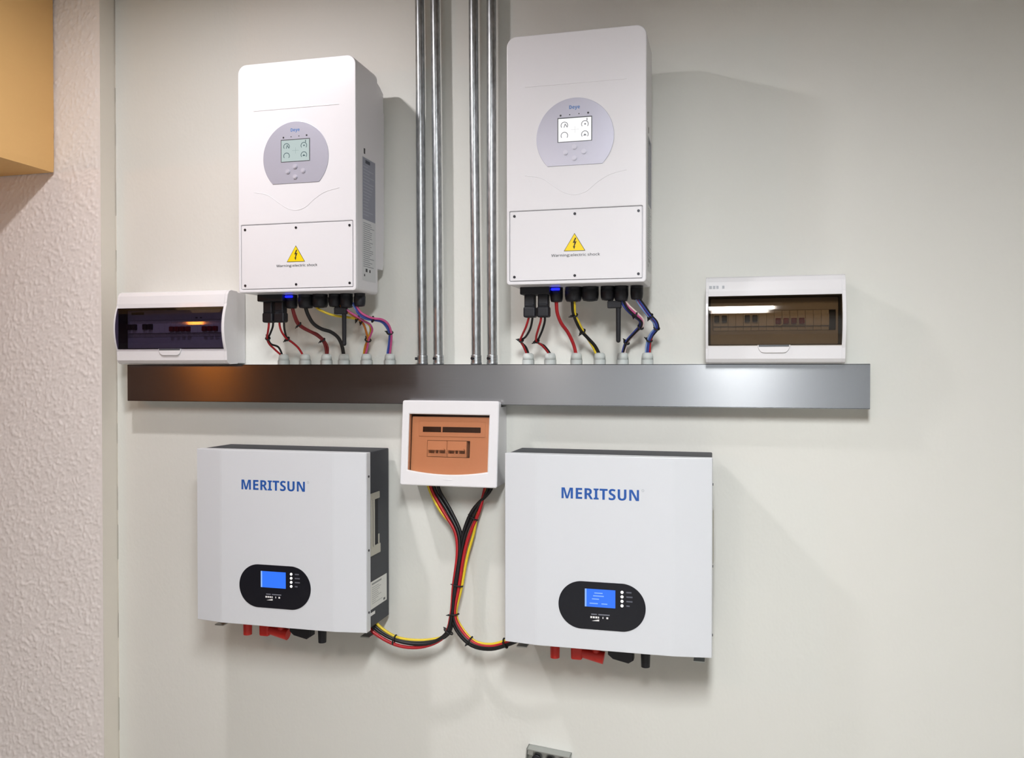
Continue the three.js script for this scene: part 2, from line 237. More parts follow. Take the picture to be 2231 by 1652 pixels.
// ---------------------------------------------------------------- cables from the inverters down to the trunking
const WP = {a1:{w:[['red',0.0028,[[-1.1999,1.6263,0.13],[-1.2023,1.6124,0.1269],[-1.2098,1.5987,0.1183],[-1.2244,1.5799,0.0977],[-1.2293,1.5661,0.0785],[-1.2269,1.5521,0.0547],[-1.218,1.5323,0.0313],[-1.2183,1.5249,0.03]]],['black',0.0028,[[-1.1871,1.6261,0.13],[-1.1906,1.6123,0.1258],[-1.2066,1.5954,0.1102],[-1.2241,1.5801,0.0914],[-1.2278,1.5663,0.0724],[-1.219,1.5577,0.0473],[-1.2162,1.5323,0.0309],[-1.2175,1.5249,0.03]]]],t:[[-1.2303,1.5873,0.0937]]},
 a2:{w:[['red',0.0028,[[-1.1685,1.6259,0.13],[-1.1691,1.6137,0.1279],[-1.1687,1.5982,0.1194],[-1.1662,1.5795,0.0961],[-1.1614,1.5693,0.0744],[-1.1562,1.5554,0.0512],[-1.1514,1.532,0.0311],[-1.1512,1.5247,0.03]]],['black',0.0028,[[-1.1548,1.6257,0.13],[-1.1572,1.6119,0.1258],[-1.1612,1.5983,0.1146],[-1.1661,1.5813,0.0944],[-1.1615,1.5669,0.0652],[-1.1567,1.5519,0.0429],[-1.1519,1.532,0.0309],[-1.1524,1.5247,0.03]]]],t:[[-1.1694,1.5796,0.0921]]},
 a3:{w:[['darkred',0.0036,[[-1.1313,1.6692,0.13],[-1.1308,1.6587,0.1292],[-1.129,1.6414,0.1247],[-1.1252,1.6191,0.113],[-1.1161,1.6073,0.0993],[-1.1026,1.5972,0.0806],[-1.0923,1.5887,0.0663],[-1.0825,1.5748,0.051],[-1.0802,1.5552,0.0381],[-1.0811,1.5317,0.0305],[-1.0804,1.5245,0.03]]],['darkred',0.003,[[-1.1284,1.6691,0.13],[-1.128,1.6587,0.129],[-1.1256,1.638,0.1211],[-1.1222,1.6193,0.1078],[-1.1141,1.6092,0.0958],[-1.1017,1.5991,0.0785],[-1.0912,1.5924,0.0648],[-1.0797,1.5749,0.0467],[-1.0743,1.5552,0.0361],[-1.0788,1.5317,0.0304],[-1.079,1.5245,0.03]]]],t:[[-1.117,1.6191,0.1102],[-1.0815,1.5785,0.0483]]},
 a4:{w:[['black',0.005,[[-1.0927,1.6702,0.13],[-1.0914,1.658,0.1288],[-1.0877,1.6408,0.1232],[-1.08,1.6187,0.1087],[-1.066,1.6053,0.0908],[-1.0476,1.5971,0.0695],[-1.0349,1.5815,0.0518],[-1.0303,1.5567,0.0372],[-1.0297,1.5315,0.0304],[-1.0299,1.5243,0.03]]]],t:[]},
 a5:{w:[['pink',0.0027,[[-0.9909,1.6734,0.13],[-0.9856,1.663,0.1293],[-0.9692,1.6484,0.1245],[-0.9492,1.6333,0.1112],[-0.9384,1.6235,0.0977],[-0.9281,1.6161,0.085],[-0.9258,1.6026,0.0732],[-0.9337,1.5908,0.064],[-0.9457,1.5754,0.0522],[-0.9552,1.5562,0.0395],[-0.965,1.5331,0.0308],[-0.9654,1.5241,0.03]]],['orange',0.003,[[-0.9947,1.6735,0.13],[-0.9888,1.6614,0.1286],[-0.9731,1.6461,0.1203],[-0.9567,1.6313,0.1032],[-0.9478,1.6214,0.0896],[-0.9456,1.6114,0.0797],[-0.9465,1.5944,0.0652],[-0.948,1.5789,0.0534],[-0.9596,1.5598,0.0406],[-0.9679,1.5331,0.0307],[-0.9673,1.5241,0.03]]],['yellow',0.0032,[[-1.0649,1.6696,0.13],[-1.0596,1.6592,0.1292],[-1.0366,1.6462,0.1221],[-1.0143,1.6384,0.1095],[-0.9924,1.6354,0.0956],[-0.971,1.6319,0.0804],[-0.9539,1.627,0.0677],[-0.9411,1.6142,0.0558],[-0.9419,1.5986,0.0475],[-0.9531,1.5794,0.0397],[-0.9648,1.5564,0.0333],[-0.9701,1.5331,0.0303],[-0.9693,1.5241,0.03]]]],t:[[-0.952,1.6328,0.1052],[-0.9506,1.624,0.0917],[-0.9508,1.5774,0.0471]]},
 a6:{w:[['pink',0.003,[[-0.9498,1.6726,0.13],[-0.9446,1.6605,0.1291],[-0.9354,1.6452,0.125],[-0.9233,1.6367,0.119],[-0.909,1.6305,0.1092],[-0.8902,1.6277,0.0924],[-0.8792,1.6175,0.0787],[-0.8769,1.5955,0.0618],[-0.8843,1.568,0.0441],[-0.8947,1.5328,0.0307],[-0.8969,1.5239,0.03]]],['blue',0.0032,[[-0.9535,1.6709,0.13],[-0.9486,1.6572,0.1285],[-0.9418,1.642,0.1231],[-0.9292,1.632,0.1142],[-0.9127,1.6273,0.1009],[-0.8954,1.6235,0.0846],[-0.8856,1.611,0.0702],[-0.8827,1.594,0.057],[-0.89,1.5681,0.0418],[-0.8996,1.5328,0.0305],[-0.8989,1.5239,0.03]]],['lightblue',0.0026,[[-0.9554,1.6658,0.13],[-0.9488,1.6538,0.1282],[-0.9411,1.6386,0.1208],[-0.9295,1.6288,0.1093],[-0.9134,1.6259,0.0949],[-0.8964,1.6213,0.078],[-0.8891,1.6079,0.0642],[-0.8866,1.5925,0.052],[-0.893,1.5682,0.0391],[-0.9015,1.5328,0.0304],[-0.8998,1.5239,0.03]]]],t:[[-0.9089,1.6284,0.1052],[-0.8808,1.594,0.0578]]},
 b1:{w:[['red',0.0028,[[-0.4824,1.6338,0.13],[-0.4839,1.6249,0.1287],[-0.4942,1.6029,0.1148],[-0.5099,1.5835,0.0891],[-0.5192,1.5702,0.071],[-0.5157,1.5542,0.0504],[-0.5116,1.5332,0.0321],[-0.5109,1.5237,0.03]]],['black',0.0028,[[-0.4742,1.6337,0.13],[-0.4746,1.6247,0.1283],[-0.4837,1.6007,0.1097],[-0.5019,1.5801,0.0826],[-0.5202,1.5681,0.0617],[-0.5115,1.5532,0.0426],[-0.5069,1.5332,0.0313],[-0.5072,1.5237,0.03]]]],t:[[-0.5201,1.5738,0.067]]},
 b2:{w:[['red',0.0028,[[-0.4522,1.6266,0.13],[-0.4537,1.6165,0.1284],[-0.462,1.5979,0.1171],[-0.4734,1.5772,0.0926],[-0.4752,1.5672,0.0797],[-0.4646,1.5561,0.0575],[-0.452,1.533,0.0321],[-0.4512,1.5235,0.03]]],['black',0.0028,[[-0.4429,1.6264,0.13],[-0.4434,1.6164,0.1278],[-0.4528,1.5957,0.1112],[-0.468,1.5751,0.0852],[-0.4755,1.5662,0.0729],[-0.4607,1.5551,0.0478],[-0.4485,1.533,0.0314],[-0.4488,1.5235,0.03]]]],t:[[-0.4808,1.572,0.0757]]},
 b3:{w:[['red',0.0045,[[-0.4153,1.6733,0.13],[-0.4145,1.6599,0.1281],[-0.4146,1.6359,0.1161],[-0.4093,1.613,0.0965],[-0.396,1.5877,0.0681],[-0.3865,1.5582,0.0428],[-0.3826,1.5327,0.0314],[-0.3817,1.521,0.03]]]],t:[]},
 b4:{w:[['black',0.0042,[[-0.3753,1.6724,0.13],[-0.3745,1.6591,0.1283],[-0.3742,1.6351,0.1174],[-0.3692,1.6134,0.1005],[-0.3603,1.5915,0.0788],[-0.3482,1.576,0.0606],[-0.3315,1.5544,0.0406],[-0.3224,1.5324,0.0312],[-0.3214,1.5208,0.03]]],['yellow',0.003,[[-0.3708,1.6701,0.13],[-0.369,1.6546,0.1272],[-0.37,1.6329,0.1154],[-0.3639,1.6134,0.0981],[-0.3577,1.596,0.0801],[-0.3496,1.576,0.0594],[-0.3385,1.5545,0.0409],[-0.3306,1.5325,0.0313],[-0.3284,1.5208,0.03]]]],t:[[-0.3719,1.6261,0.1174],[-0.3603,1.5892,0.0788]]},
 b5:{w:[['pink',0.0026,[[-0.2566,1.6787,0.13],[-0.2512,1.6655,0.1287],[-0.2419,1.6491,0.1232],[-0.2246,1.632,0.1102],[-0.2107,1.6171,0.0945],[-0.2106,1.6042,0.0842],[-0.2244,1.5903,0.0697],[-0.2509,1.5652,0.0457],[-0.2576,1.5505,0.0372],[-0.2618,1.5322,0.0311],[-0.2631,1.5206,0.03]]],['white',0.0024,[[-0.2522,1.6786,0.13],[-0.2468,1.6654,0.1284],[-0.2375,1.6513,0.1228],[-0.2203,1.6342,0.1087],[-0.2064,1.6182,0.0926],[-0.2076,1.6032,0.0808],[-0.2225,1.5905,0.0664],[-0.2502,1.563,0.0422],[-0.2555,1.5505,0.0362],[-0.2595,1.5322,0.031],[-0.2619,1.5206,0.03]]],['blue',0.0028,[[-0.2588,1.6788,0.13],[-0.2558,1.6624,0.1273],[-0.2469,1.6452,0.118],[-0.2301,1.6271,0.1002],[-0.215,1.6143,0.0844],[-0.2158,1.6046,0.0767],[-0.2297,1.5907,0.0621],[-0.2537,1.5665,0.0414],[-0.2602,1.5518,0.0352],[-0.2653,1.5322,0.0307],[-0.2654,1.5206,0.03]]],['black',0.0026,[[-0.2544,1.6787,0.13],[-0.249,1.661,0.1284],[-0.2408,1.6447,0.1236],[-0.2235,1.6253,0.11],[-0.2096,1.6115,0.0943],[-0.2115,1.6018,0.0865],[-0.2265,1.588,0.0714],[-0.2518,1.564,0.0474],[-0.2575,1.5505,0.0386],[-0.263,1.5322,0.0313],[-0.2643,1.5206,0.03]]]],t:[[-0.226,1.6277,0.1072],[-0.2165,1.601,0.0812],[-0.2534,1.5642,0.0436]]},
 b6:{w:[['blue',0.0028,[[-0.2181,1.6779,0.13],[-0.2149,1.6669,0.129],[-0.2025,1.6474,0.1215],[-0.1876,1.6262,0.1046],[-0.1768,1.6124,0.0895],[-0.1745,1.5984,0.0772],[-0.1869,1.5835,0.0619],[-0.1961,1.5647,0.047],[-0.2009,1.5319,0.0313],[-0.2022,1.5204,0.03]]],['lightblue',0.0026,[[-0.2225,1.678,0.13],[-0.2194,1.6649,0.1282],[-0.2073,1.6445,0.1175],[-0.1925,1.6244,0.0989],[-0.1817,1.6105,0.0836],[-0.1793,1.5987,0.0731],[-0.1918,1.5837,0.0578],[-0.2009,1.5649,0.0439],[-0.2055,1.5319,0.031],[-0.2056,1.5204,0.03]]],['black',0.0026,[[-0.2137,1.6778,0.13],[-0.2106,1.6668,0.1288],[-0.1983,1.6475,0.12],[-0.1845,1.6262,0.1025],[-0.1736,1.6125,0.0876],[-0.1714,1.5974,0.0745],[-0.1838,1.5824,0.0593],[-0.1975,1.5648,0.0445],[-0.2032,1.5319,0.0311],[-0.2033,1.5204,0.03]]],['red',0.0028,[[-0.2159,1.6778,0.13],[-0.214,1.6626,0.1274],[-0.202,1.6434,0.1153],[-0.1874,1.6223,0.0949],[-0.1765,1.6084,0.0794],[-0.1752,1.5955,0.068],[-0.1865,1.5804,0.0533],[-0.1932,1.5626,0.0415],[-0.1964,1.5319,0.031],[-0.1987,1.5204,0.03]]]],t:[[-0.189,1.6241,0.1016],[-0.1747,1.5975,0.0742],[-0.1941,1.5694,0.0447]]},
 m1:{w:[['black',0.0046,[[-0.7712,1.1976,0.03],[-0.7646,1.1732,0.0304],[-0.7271,1.1164,0.0345],[-0.6968,1.0652,0.0411],[-0.6897,1.0182,0.0475],[-0.6997,0.9235,0.0602],[-0.704,0.8534,0.0702],[-0.717,0.8062,0.0769],[-0.7633,0.7778,0.0827],[-0.8449,0.7777,0.0877],[-0.9118,0.8073,0.0898],[-0.9274,0.8282,0.09]]],['black',0.0046,[[-0.7595,1.1979,0.03],[-0.753,1.1736,0.0302],[-0.7175,1.1165,0.0326],[-0.6905,1.0622,0.037],[-0.6866,1.0171,0.0414],[-0.6966,0.9222,0.0542],[-0.7022,0.8519,0.0643],[-0.7151,0.801,0.0714],[-0.7638,0.781,0.0778],[-0.8481,0.7818,0.0862],[-0.9092,0.8123,0.0897],[-0.9221,0.831,0.09]]],['red',0.0046,[[-0.7803,1.1973,0.03],[-0.7738,1.1729,0.0303],[-0.7392,1.1156,0.0331],[-0.7055,1.0642,0.0381],[-0.6975,1.0169,0.0433],[-0.705,0.9221,0.0557],[-0.7081,0.8518,0.0656],[-0.7234,0.7973,0.0731],[-0.7771,0.7673,0.08],[-0.8481,0.7659,0.0862],[-0.9171,0.797,0.0897],[-0.9354,0.8178,0.09]]],['yellow',0.0038,[[-0.7882,1.197,0.03],[-0.7803,1.1726,0.0302],[-0.7473,1.1151,0.032],[-0.709,1.0756,0.035],[-0.6928,1.0404,0.038],[-0.6936,0.9928,0.0436],[-0.6976,0.9103,0.0551],[-0.7037,0.8515,0.0635],[-0.7131,0.8044,0.07],[-0.7617,0.7857,0.0766],[-0.8506,0.7878,0.0864],[-0.9039,0.8176,0.0897],[-0.9169,0.8339,0.09]]]],t:[[-0.8571,0.7824,0.0864],[-0.7171,0.8122,0.0729]]},
 m2:{w:[['black',0.0046,[[-0.6115,1.2028,0.03],[-0.6189,1.1784,0.0304],[-0.6482,1.1244,0.0341],[-0.674,1.0662,0.0411],[-0.6848,1.0183,0.0471],[-0.6963,0.9234,0.0589],[-0.701,0.853,0.0679],[-0.687,0.8191,0.0722],[-0.6483,0.785,0.0762],[-0.5981,0.779,0.0785],[-0.5513,0.7939,0.0797],[-0.516,0.8109,0.08]]],['black',0.0046,[[-0.604,1.203,0.03],[-0.6102,1.1786,0.0302],[-0.6586,1.1239,0.0333],[-0.6825,1.0653,0.0382],[-0.6911,1.0172,0.0432],[-0.7027,0.922,0.0547],[-0.7063,0.8513,0.0634],[-0.6935,0.8149,0.0679],[-0.6517,0.779,0.0733],[-0.5985,0.7738,0.0772],[-0.5489,0.7904,0.0794],[-0.5124,0.8088,0.08]]],['red',0.0046,[[-0.6203,1.2025,0.03],[-0.6265,1.1781,0.0303],[-0.6396,1.1247,0.0332],[-0.6631,1.0664,0.0392],[-0.6766,1.0183,0.045],[-0.6892,0.9235,0.0573],[-0.6977,0.8529,0.0666],[-0.6825,0.8214,0.0708],[-0.6435,0.7875,0.0754],[-0.5982,0.7824,0.078],[-0.5537,0.7972,0.0796],[-0.5221,0.8128,0.08]]],['yellow',0.0038,[[-0.6291,1.2022,0.03],[-0.624,1.1757,0.0302],[-0.6438,1.1267,0.0318],[-0.6542,1.0661,0.0354],[-0.67,1.0059,0.0418],[-0.683,0.9228,0.053],[-0.6952,0.8519,0.0625],[-0.6801,0.8227,0.0665],[-0.6418,0.7904,0.0728],[-0.5985,0.7868,0.0769],[-0.5562,0.8005,0.0794],[-0.5269,0.8148,0.08]]]],t:[[-0.6537,1.0997,0.0328],[-0.6913,0.9288,0.0549],[-0.6973,0.8545,0.0639],[-0.6578,0.7881,0.0735],[-0.5562,0.7969,0.0794]]}};
const wireNames = { red: 'red_wire', darkred: 'red_wire', black: 'black_wire', yellow: 'yellow_wire', pink: 'pink_wire', orange: 'orange_wire', blue: 'blue_wire', lightblue: 'light_blue_wire', white: 'pale_wire' };
function harness(key, label, group, tieR = 0.006) {
  const d = WP[key], o = d.w[0][2][d.w[0][2].length - 1];
  const t = thing(d.w.length > 1 ? 'cable_bundle' : 'power_cable', label, 'cable', o, group);
  const loc = ([x, y, z]) => [x - o[0], y - o[1], z - o[2]];
  for (const [c, r, pts] of d.w) obj(wireNames[c], tube(pts.map(loc), r, 56, 10), WIRE[c], t);
  const cv = new THREE.CatmullRomCurve3(d.w[0][2].map(p => new THREE.Vector3(...p)), false, 'centripetal'), sm = cv.getPoints(200);
  for (const q of d.t) { // a tie is a band round the bundle with its head and cut tail
    const v = new THREE.Vector3(...q); let b = 0, bd = 9; sm.forEach((s, i) => { const e = s.distanceTo(v); if (e < bd) { bd = e; b = i; } });
    const tan = cv.getTangent(b / 200), m = new THREE.Mesh(mg([new THREE.TorusGeometry(tieR, 0.0021, 6, 18), rb(-tieR - 0.005, -tieR + 0.001, -0.0028, 0.0028, -0.0022, 0.0022, 0.001), rb(-tieR - 0.009, -tieR - 0.003, -0.0008, 0.0012, -0.001, 0.001, 0.0004)]), M.tie);
    const mid = new THREE.Vector3(); d.w.forEach(([, , p2]) => { const c2 = new THREE.CatmullRomCurve3(p2.map(p => new THREE.Vector3(...p)), false, 'centripetal').getPoints(100); let f = c2[0]; for (const s of c2) if (s.distanceTo(sm[b]) < f.distanceTo(sm[b])) f = s; mid.add(f); }); mid.multiplyScalar(1 / d.w.length);
    m.quaternion.setFromUnitVectors(new THREE.Vector3(0, 0, 1), tan); m.position.set(...loc([mid.x, mid.y, mid.z])); m.name = 'cable_tie'; m.castShadow = m.receiveShadow = true; t.add(m);
  }
}
const gA = 'cables under the inverter beside the purple-covered box', gB = 'cables under the inverter beside the brown-covered box';
harness('a1', 'red and black solar wires entering the gland closest to the purple-covered breaker box', gA, 0.0055);
harness('a2', 'red and black solar wires crossing into the second gland from the purple-covered box', gA, 0.0055);
harness('a3', 'twin dark red wires sagging into the third gland from the purple-covered box', gA);
harness('a4', 'thick black cable curving down in an S, without any other wire', gA);
harness('a5', 'yellow, orange and pink wires tied together beside the short black antenna', gA, 0.0075);
harness('a6', 'pink and blue wires arching over to the last gland before the conduits', gA, 0.0075);
harness('b1', 'red and black solar wires bending into the first gland past the conduits', gB, 0.0055);
harness('b2', 'red and black solar wires bending into the second gland past the conduits', gB, 0.0055);
harness('b3', 'single thick red cable running down to its own gland', gB);
harness('b4', 'black and yellow cables running together into one gland', gB, 0.0068);
harness('b5', 'pink, white and blue wires folded back in a sharp elbow beside the antenna', gB, 0.0068);
harness('b6', 'blue, black and red wires kinked below the outermost black gland', gB, 0.0068);

// ---------------------------------------------------------------- breaker boxes on the trunking
function breakerBox(label, x0, x1, glass, modules, plateMat, extra) {
  const y0 = EYE + 0.0097, H = 0.2085, W = x1 - x0, D = 0.1;
  const t = thing('breaker_box', label, 'breaker box', [x0, y0, 0], 'breaker boxes on the trunking');
  const wy0 = 0.0435, wy1 = 0.1605, wx0 = 0.0062, wx1 = W - 0.0085, bulge = y => D + 0.014 * Math.max(0, 1 - ((y - 0.102) / 0.066) ** 2);
  obj('back_box', [rb(0.003, W - 0.003, 0.003, H - 0.003, 0.0005, 0.046, 0.003)], M.box, t);
  const low = [[0.002, 0.046], [0.0005, 0.082], [0.004, 0.093], [0.012, D - 0.001], [wy0, D], [wy0, 0.08], [0.03, 0.046]];
  const top = [[H - 0.002, 0.046], [H - 0.0005, 0.078], [H - 0.004, 0.087], [H - 0.014, 0.094], [wy1 + 0.012, D - 0.001], [wy1, D], [wy1, 0.08], [H - 0.02, 0.046]];
  const side = [[0.002, 0.046], [0.0005, 0.082], [0.004, 0.093], [0.012, D - 0.001], [0.036, D]]; for (let i = 0; i <= 10; i++) { const y = 0.036 + i / 10 * 0.132; side.push([y, bulge(y) - 0.001]); } side.push([wy1 + 0.012, D - 0.001], [H - 0.014, 0.094], [H - 0.004, 0.087], [H - 0.0005, 0.078], [H - 0.002, 0.046]);
  const fr = obj('front_frame', [extX(low, wx0, wx1), extX(top, wx0, wx1), extX(side, 0, wx0, 0.001), extX(side, wx1, W, 0.001)], M.box, t);
  const tabx = wx0 + (wx1 - wx0) * 0.5;
  const u = new THREE.Shape(); u.moveTo(tabx - 0.037, wy0 + 0.001); u.quadraticCurveTo(tabx - 0.034, wy0 - 0.018, tabx - 0.02, wy0 - 0.018); u.lineTo(tabx + 0.02, wy0 - 0.018); u.quadraticCurveTo(tabx + 0.034, wy0 - 0.018, tabx + 0.037, wy0 + 0.001); u.closePath();
  obj('pull_slot_shade', rb(tabx - 0.034, tabx + 0.034, wy0 - 0.0035, wy0 + 0.0006, D - 0.002, D + 0.0042, 0.0004), M.lcdBezel, fr);  // dark strip standing proud, shade of a slot put in as colour
  obj('finger_pull', ext(u, D - 0.001, D + 0.0035, 0.0014), M.box, fr);
  // dark liner and faceplate with the breaker row
  obj('liner', [bx(wx0, wx1, wy0 + 0.0005, wy1 - 0.0005, 0.047, 0.049), bx(wx0, wx1, wy1 - 0.0016, wy1 - 0.0004, 0.049, D - 0.0005), bx(wx0, wx1, wy0 + 0.0004, wy0 + 0.0016, 0.049, D - 0.0005), bx(wx0 + 0.0002, wx0 + 0.0014, wy0, wy1, 0.049, D), bx(wx1 - 0.0014, wx1 - 0.0002, wy0, wy1, 0.049, D)], M.brkDark, t);
  const fp = new THREE.Path(rrect(0.016, W - 0.018, 0.079, 0.127, 0.002).getPoints(4)), fs = rrect(wx0 + 0.004, wx1 - 0.004, wy0 + 0.003, wy1 - 0.004, 0.003); fs.holes.push(fp);
  obj('faceplate', ext(fs, 0.058, 0.066, 0.001), plateMat, t);
  for (const [mx, kind] of modules) {
    const b = obj('breaker', [rb(mx - 0.0086, mx + 0.0086, 0.0795, 0.1265, 0.05, 0.067, 0.0008), rb(mx - 0.0086, mx + 0.0086, 0.09, 0.117, 0.06, 0.074, 0.001)], M.brk, t);
    if (kind) obj('toggle', rb(mx - 0.006, mx + 0.006, kind === 'red' ? 0.094 : 0.1, kind === 'red' ? 0.108 : 0.116, 0.072, 0.084, 0.002), kind === 'red' ? M.brkRed : M.brkDark, b);
  }
  if (extra) extra(t);
  const band = []; for (let i = 0; i <= 14; i++) { const y = wy0 + 0.0004 + i / 14 * (wy1 - wy0 - 0.0008); band.push([y, bulge(y) + 0.0006]); } for (let i = 14; i >= 0; i--) { const y = wy0 + 0.0004 + i / 14 * (wy1 - wy0 - 0.0008); band.push([y, bulge(y) - 0.0014]); }
  obj('window_door', extX(band, wx0 + 0.0008, wx1 - 0.0008), glass, t);
  return t;
}
{ const row = (a, s) => [...s].map((k, i) => [a + i * 0.0176, { d: 'dark', r: 'red' }[k]]);
  const a0 = -1.7045;
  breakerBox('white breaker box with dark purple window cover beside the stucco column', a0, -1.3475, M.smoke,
    row(0.0257, 'ddxddxxxrrrrxxrrrx'), M.face,
    t => { obj('circuit_label', rb(0.024, 0.066, 0.1435, 0.1505, 0.0655, 0.0668, 0.0004), M.ink, t); obj('circuit_label', rb(0.235, 0.242, 0.131, 0.134, 0.0655, 0.0668, 0.0004), M.ink, t); obj('circuit_label', rb(0.25, 0.256, 0.131, 0.134, 0.0655, 0.0668, 0.0004), M.ink, t); });
  const b0 = -0.0574;
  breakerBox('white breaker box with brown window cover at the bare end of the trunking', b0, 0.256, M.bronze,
    row(0.0255, 'ddxxddxxrrrrxxx'), M.face,
    t => { obj('round_seal', new THREE.TorusGeometry(0.0065, 0.0014, 8, 24).translate(0.17, 0.098, 0.076), M.brkWhite, t);
      for (const [x, w] of [[0.008, 0.006], [0.0165, 0.0055], [0.0245, 0.005], [0.038, 0.005]]) obj('printed_mark', rb(x, x + w, 0.1785, 0.1855, 0.0965, 0.0985, 0.0004), M.mark, t); });
}
{ // smaller box with amber window under the trunking
  const x0 = -0.835, W = 0.2635, y0 = EYE - 0.305, H = 0.2215;
  const t = thing('breaker_box', 'small white breaker box with amber window hanging below the trunking', 'breaker box', [x0, y0, 0]);
  const fz = y => 0.108 - 0.022 * (y / H), tilt = Math.atan(0.022 / H);
  const T = 0.2035, prof = [[0.002, 0.0005], [0.002, 0.088], [T, 0.068], [T, 0.0005]];
  obj('back_box', [extX(prof, 0.003, 0.006), extX(prof, W - 0.006, W - 0.003), extX([[0.002, 0.0005], [0.002, 0.088], [0.005, 0.088], [0.005, 0.0005]], 0.006, W - 0.006), extX([[T - 0.003, 0.0005], [T - 0.003, 0.068], [T, 0.068], [T, 0.0005]], 0.006, W - 0.006), bx(0.006, W - 0.006, 0.005, T - 0.003, 0.0005, 0.003)], M.box, t);
  const win = new THREE.Shape(); win.moveTo(0.0205, 0.040); win.quadraticCurveTo(W / 2, 0.0205, 0.237, 0.040); win.lineTo(0.238, 0.1845); win.lineTo(0.020, 0.1855); win.closePath();
  const fr = rrect(0, W, 0, H, 0.006); fr.holes.push(new THREE.Path(win.getPoints(16)));
  const f = obj('front_frame', ext(fr, -0.0225, 0, 0.0035).applyMatrix4(new THREE.Matrix4().makeRotationX(-tilt)).translate(0, 0, fz(0)), M.box, t);
  const flat = (g, name, mat, p) => obj(name, g.applyMatrix4(new THREE.Matrix4().makeRotationX(-tilt)).translate(0, 0, fz(0)), mat, p);
  flat(rb(W / 2 - 0.012, W / 2 + 0.012, 0.0165, 0.0185, -0.001, 0.0008, 0.0006), 'notch', M.box, f);
  flat(mg([bx(0.014, 0.244, 0.018, 0.19, -0.046, -0.044)]), 'backing', M.brkDark, t);
  const fp = rrect(0.0225, 0.236, 0.03, 0.18, 0.003); fp.holes.push(new THREE.Path(rrect(0.066, 0.183, 0.0745, 0.118, 0.001).getPoints(3)));
  flat(ext(fp, -0.026, -0.018, 0.001), 'faceplate', M.brkWhite, t);
  flat(rb(0.042, 0.224, 0.128, 0.168, -0.0185, -0.0155, 0.002), 'label_holder', M.brkWhite, t);
  const strip = obj('label_strip', rb(0.054, 0.212, 0.1395, 0.1535, -0.0156, -0.0148, 0.0003).applyMatrix4(new THREE.Matrix4().makeRotationX(-tilt)).translate(0, 0, fz(0)), M.ink, t);
  flat(rb(0.1045, 0.1085, 0.139, 0.154, -0.015, -0.0144, 0.0002), 'label_gap', M.brkWhite, strip);
  for (let k = 0; k < 2; k++) { const bx0 = 0.0675 + k * 0.054;
    const b = flat(mg([rb(bx0, bx0 + 0.053, 0.0755, 0.117, -0.043, -0.036, 0.001), rb(bx0, bx0 + 0.053, 0.0755, 0.0845, -0.037, -0.0185, 0.001), rb(bx0, bx0 + 0.053, 0.094, 0.117, -0.037, -0.0165, 0.0015), ...[0, 0.0195, 0.0295, 0.049].map(s => rb(bx0 + s, bx0 + s + 0.004, 0.084, 0.0945, -0.037, -0.0165, 0.0008))]), 'breaker', M.brkWhite, t);
    flat(mg([rb(bx0 + 0.004, bx0 + 0.049, 0.0925, 0.098, -0.014, -0.005, 0.0015)]), 'toggle', M.brkWhite, b); }
  const wg = win.getPoints(16).map(v => new THREE.Vector2((v.x - W / 2) * 0.992 + W / 2, (v.y - 0.11) * 0.992 + 0.11));
  flat(ext(new THREE.Shape(wg), -0.0035, -0.0018), 'window_door', M.amber, t);
}
harness('m1', 'black, red and yellow battery cables sweeping toward the battery nearer the column', 'battery cables', 0.0125);
harness('m2', 'black, red and yellow battery cables sweeping toward the battery farther from the column', 'battery cables', 0.0125);

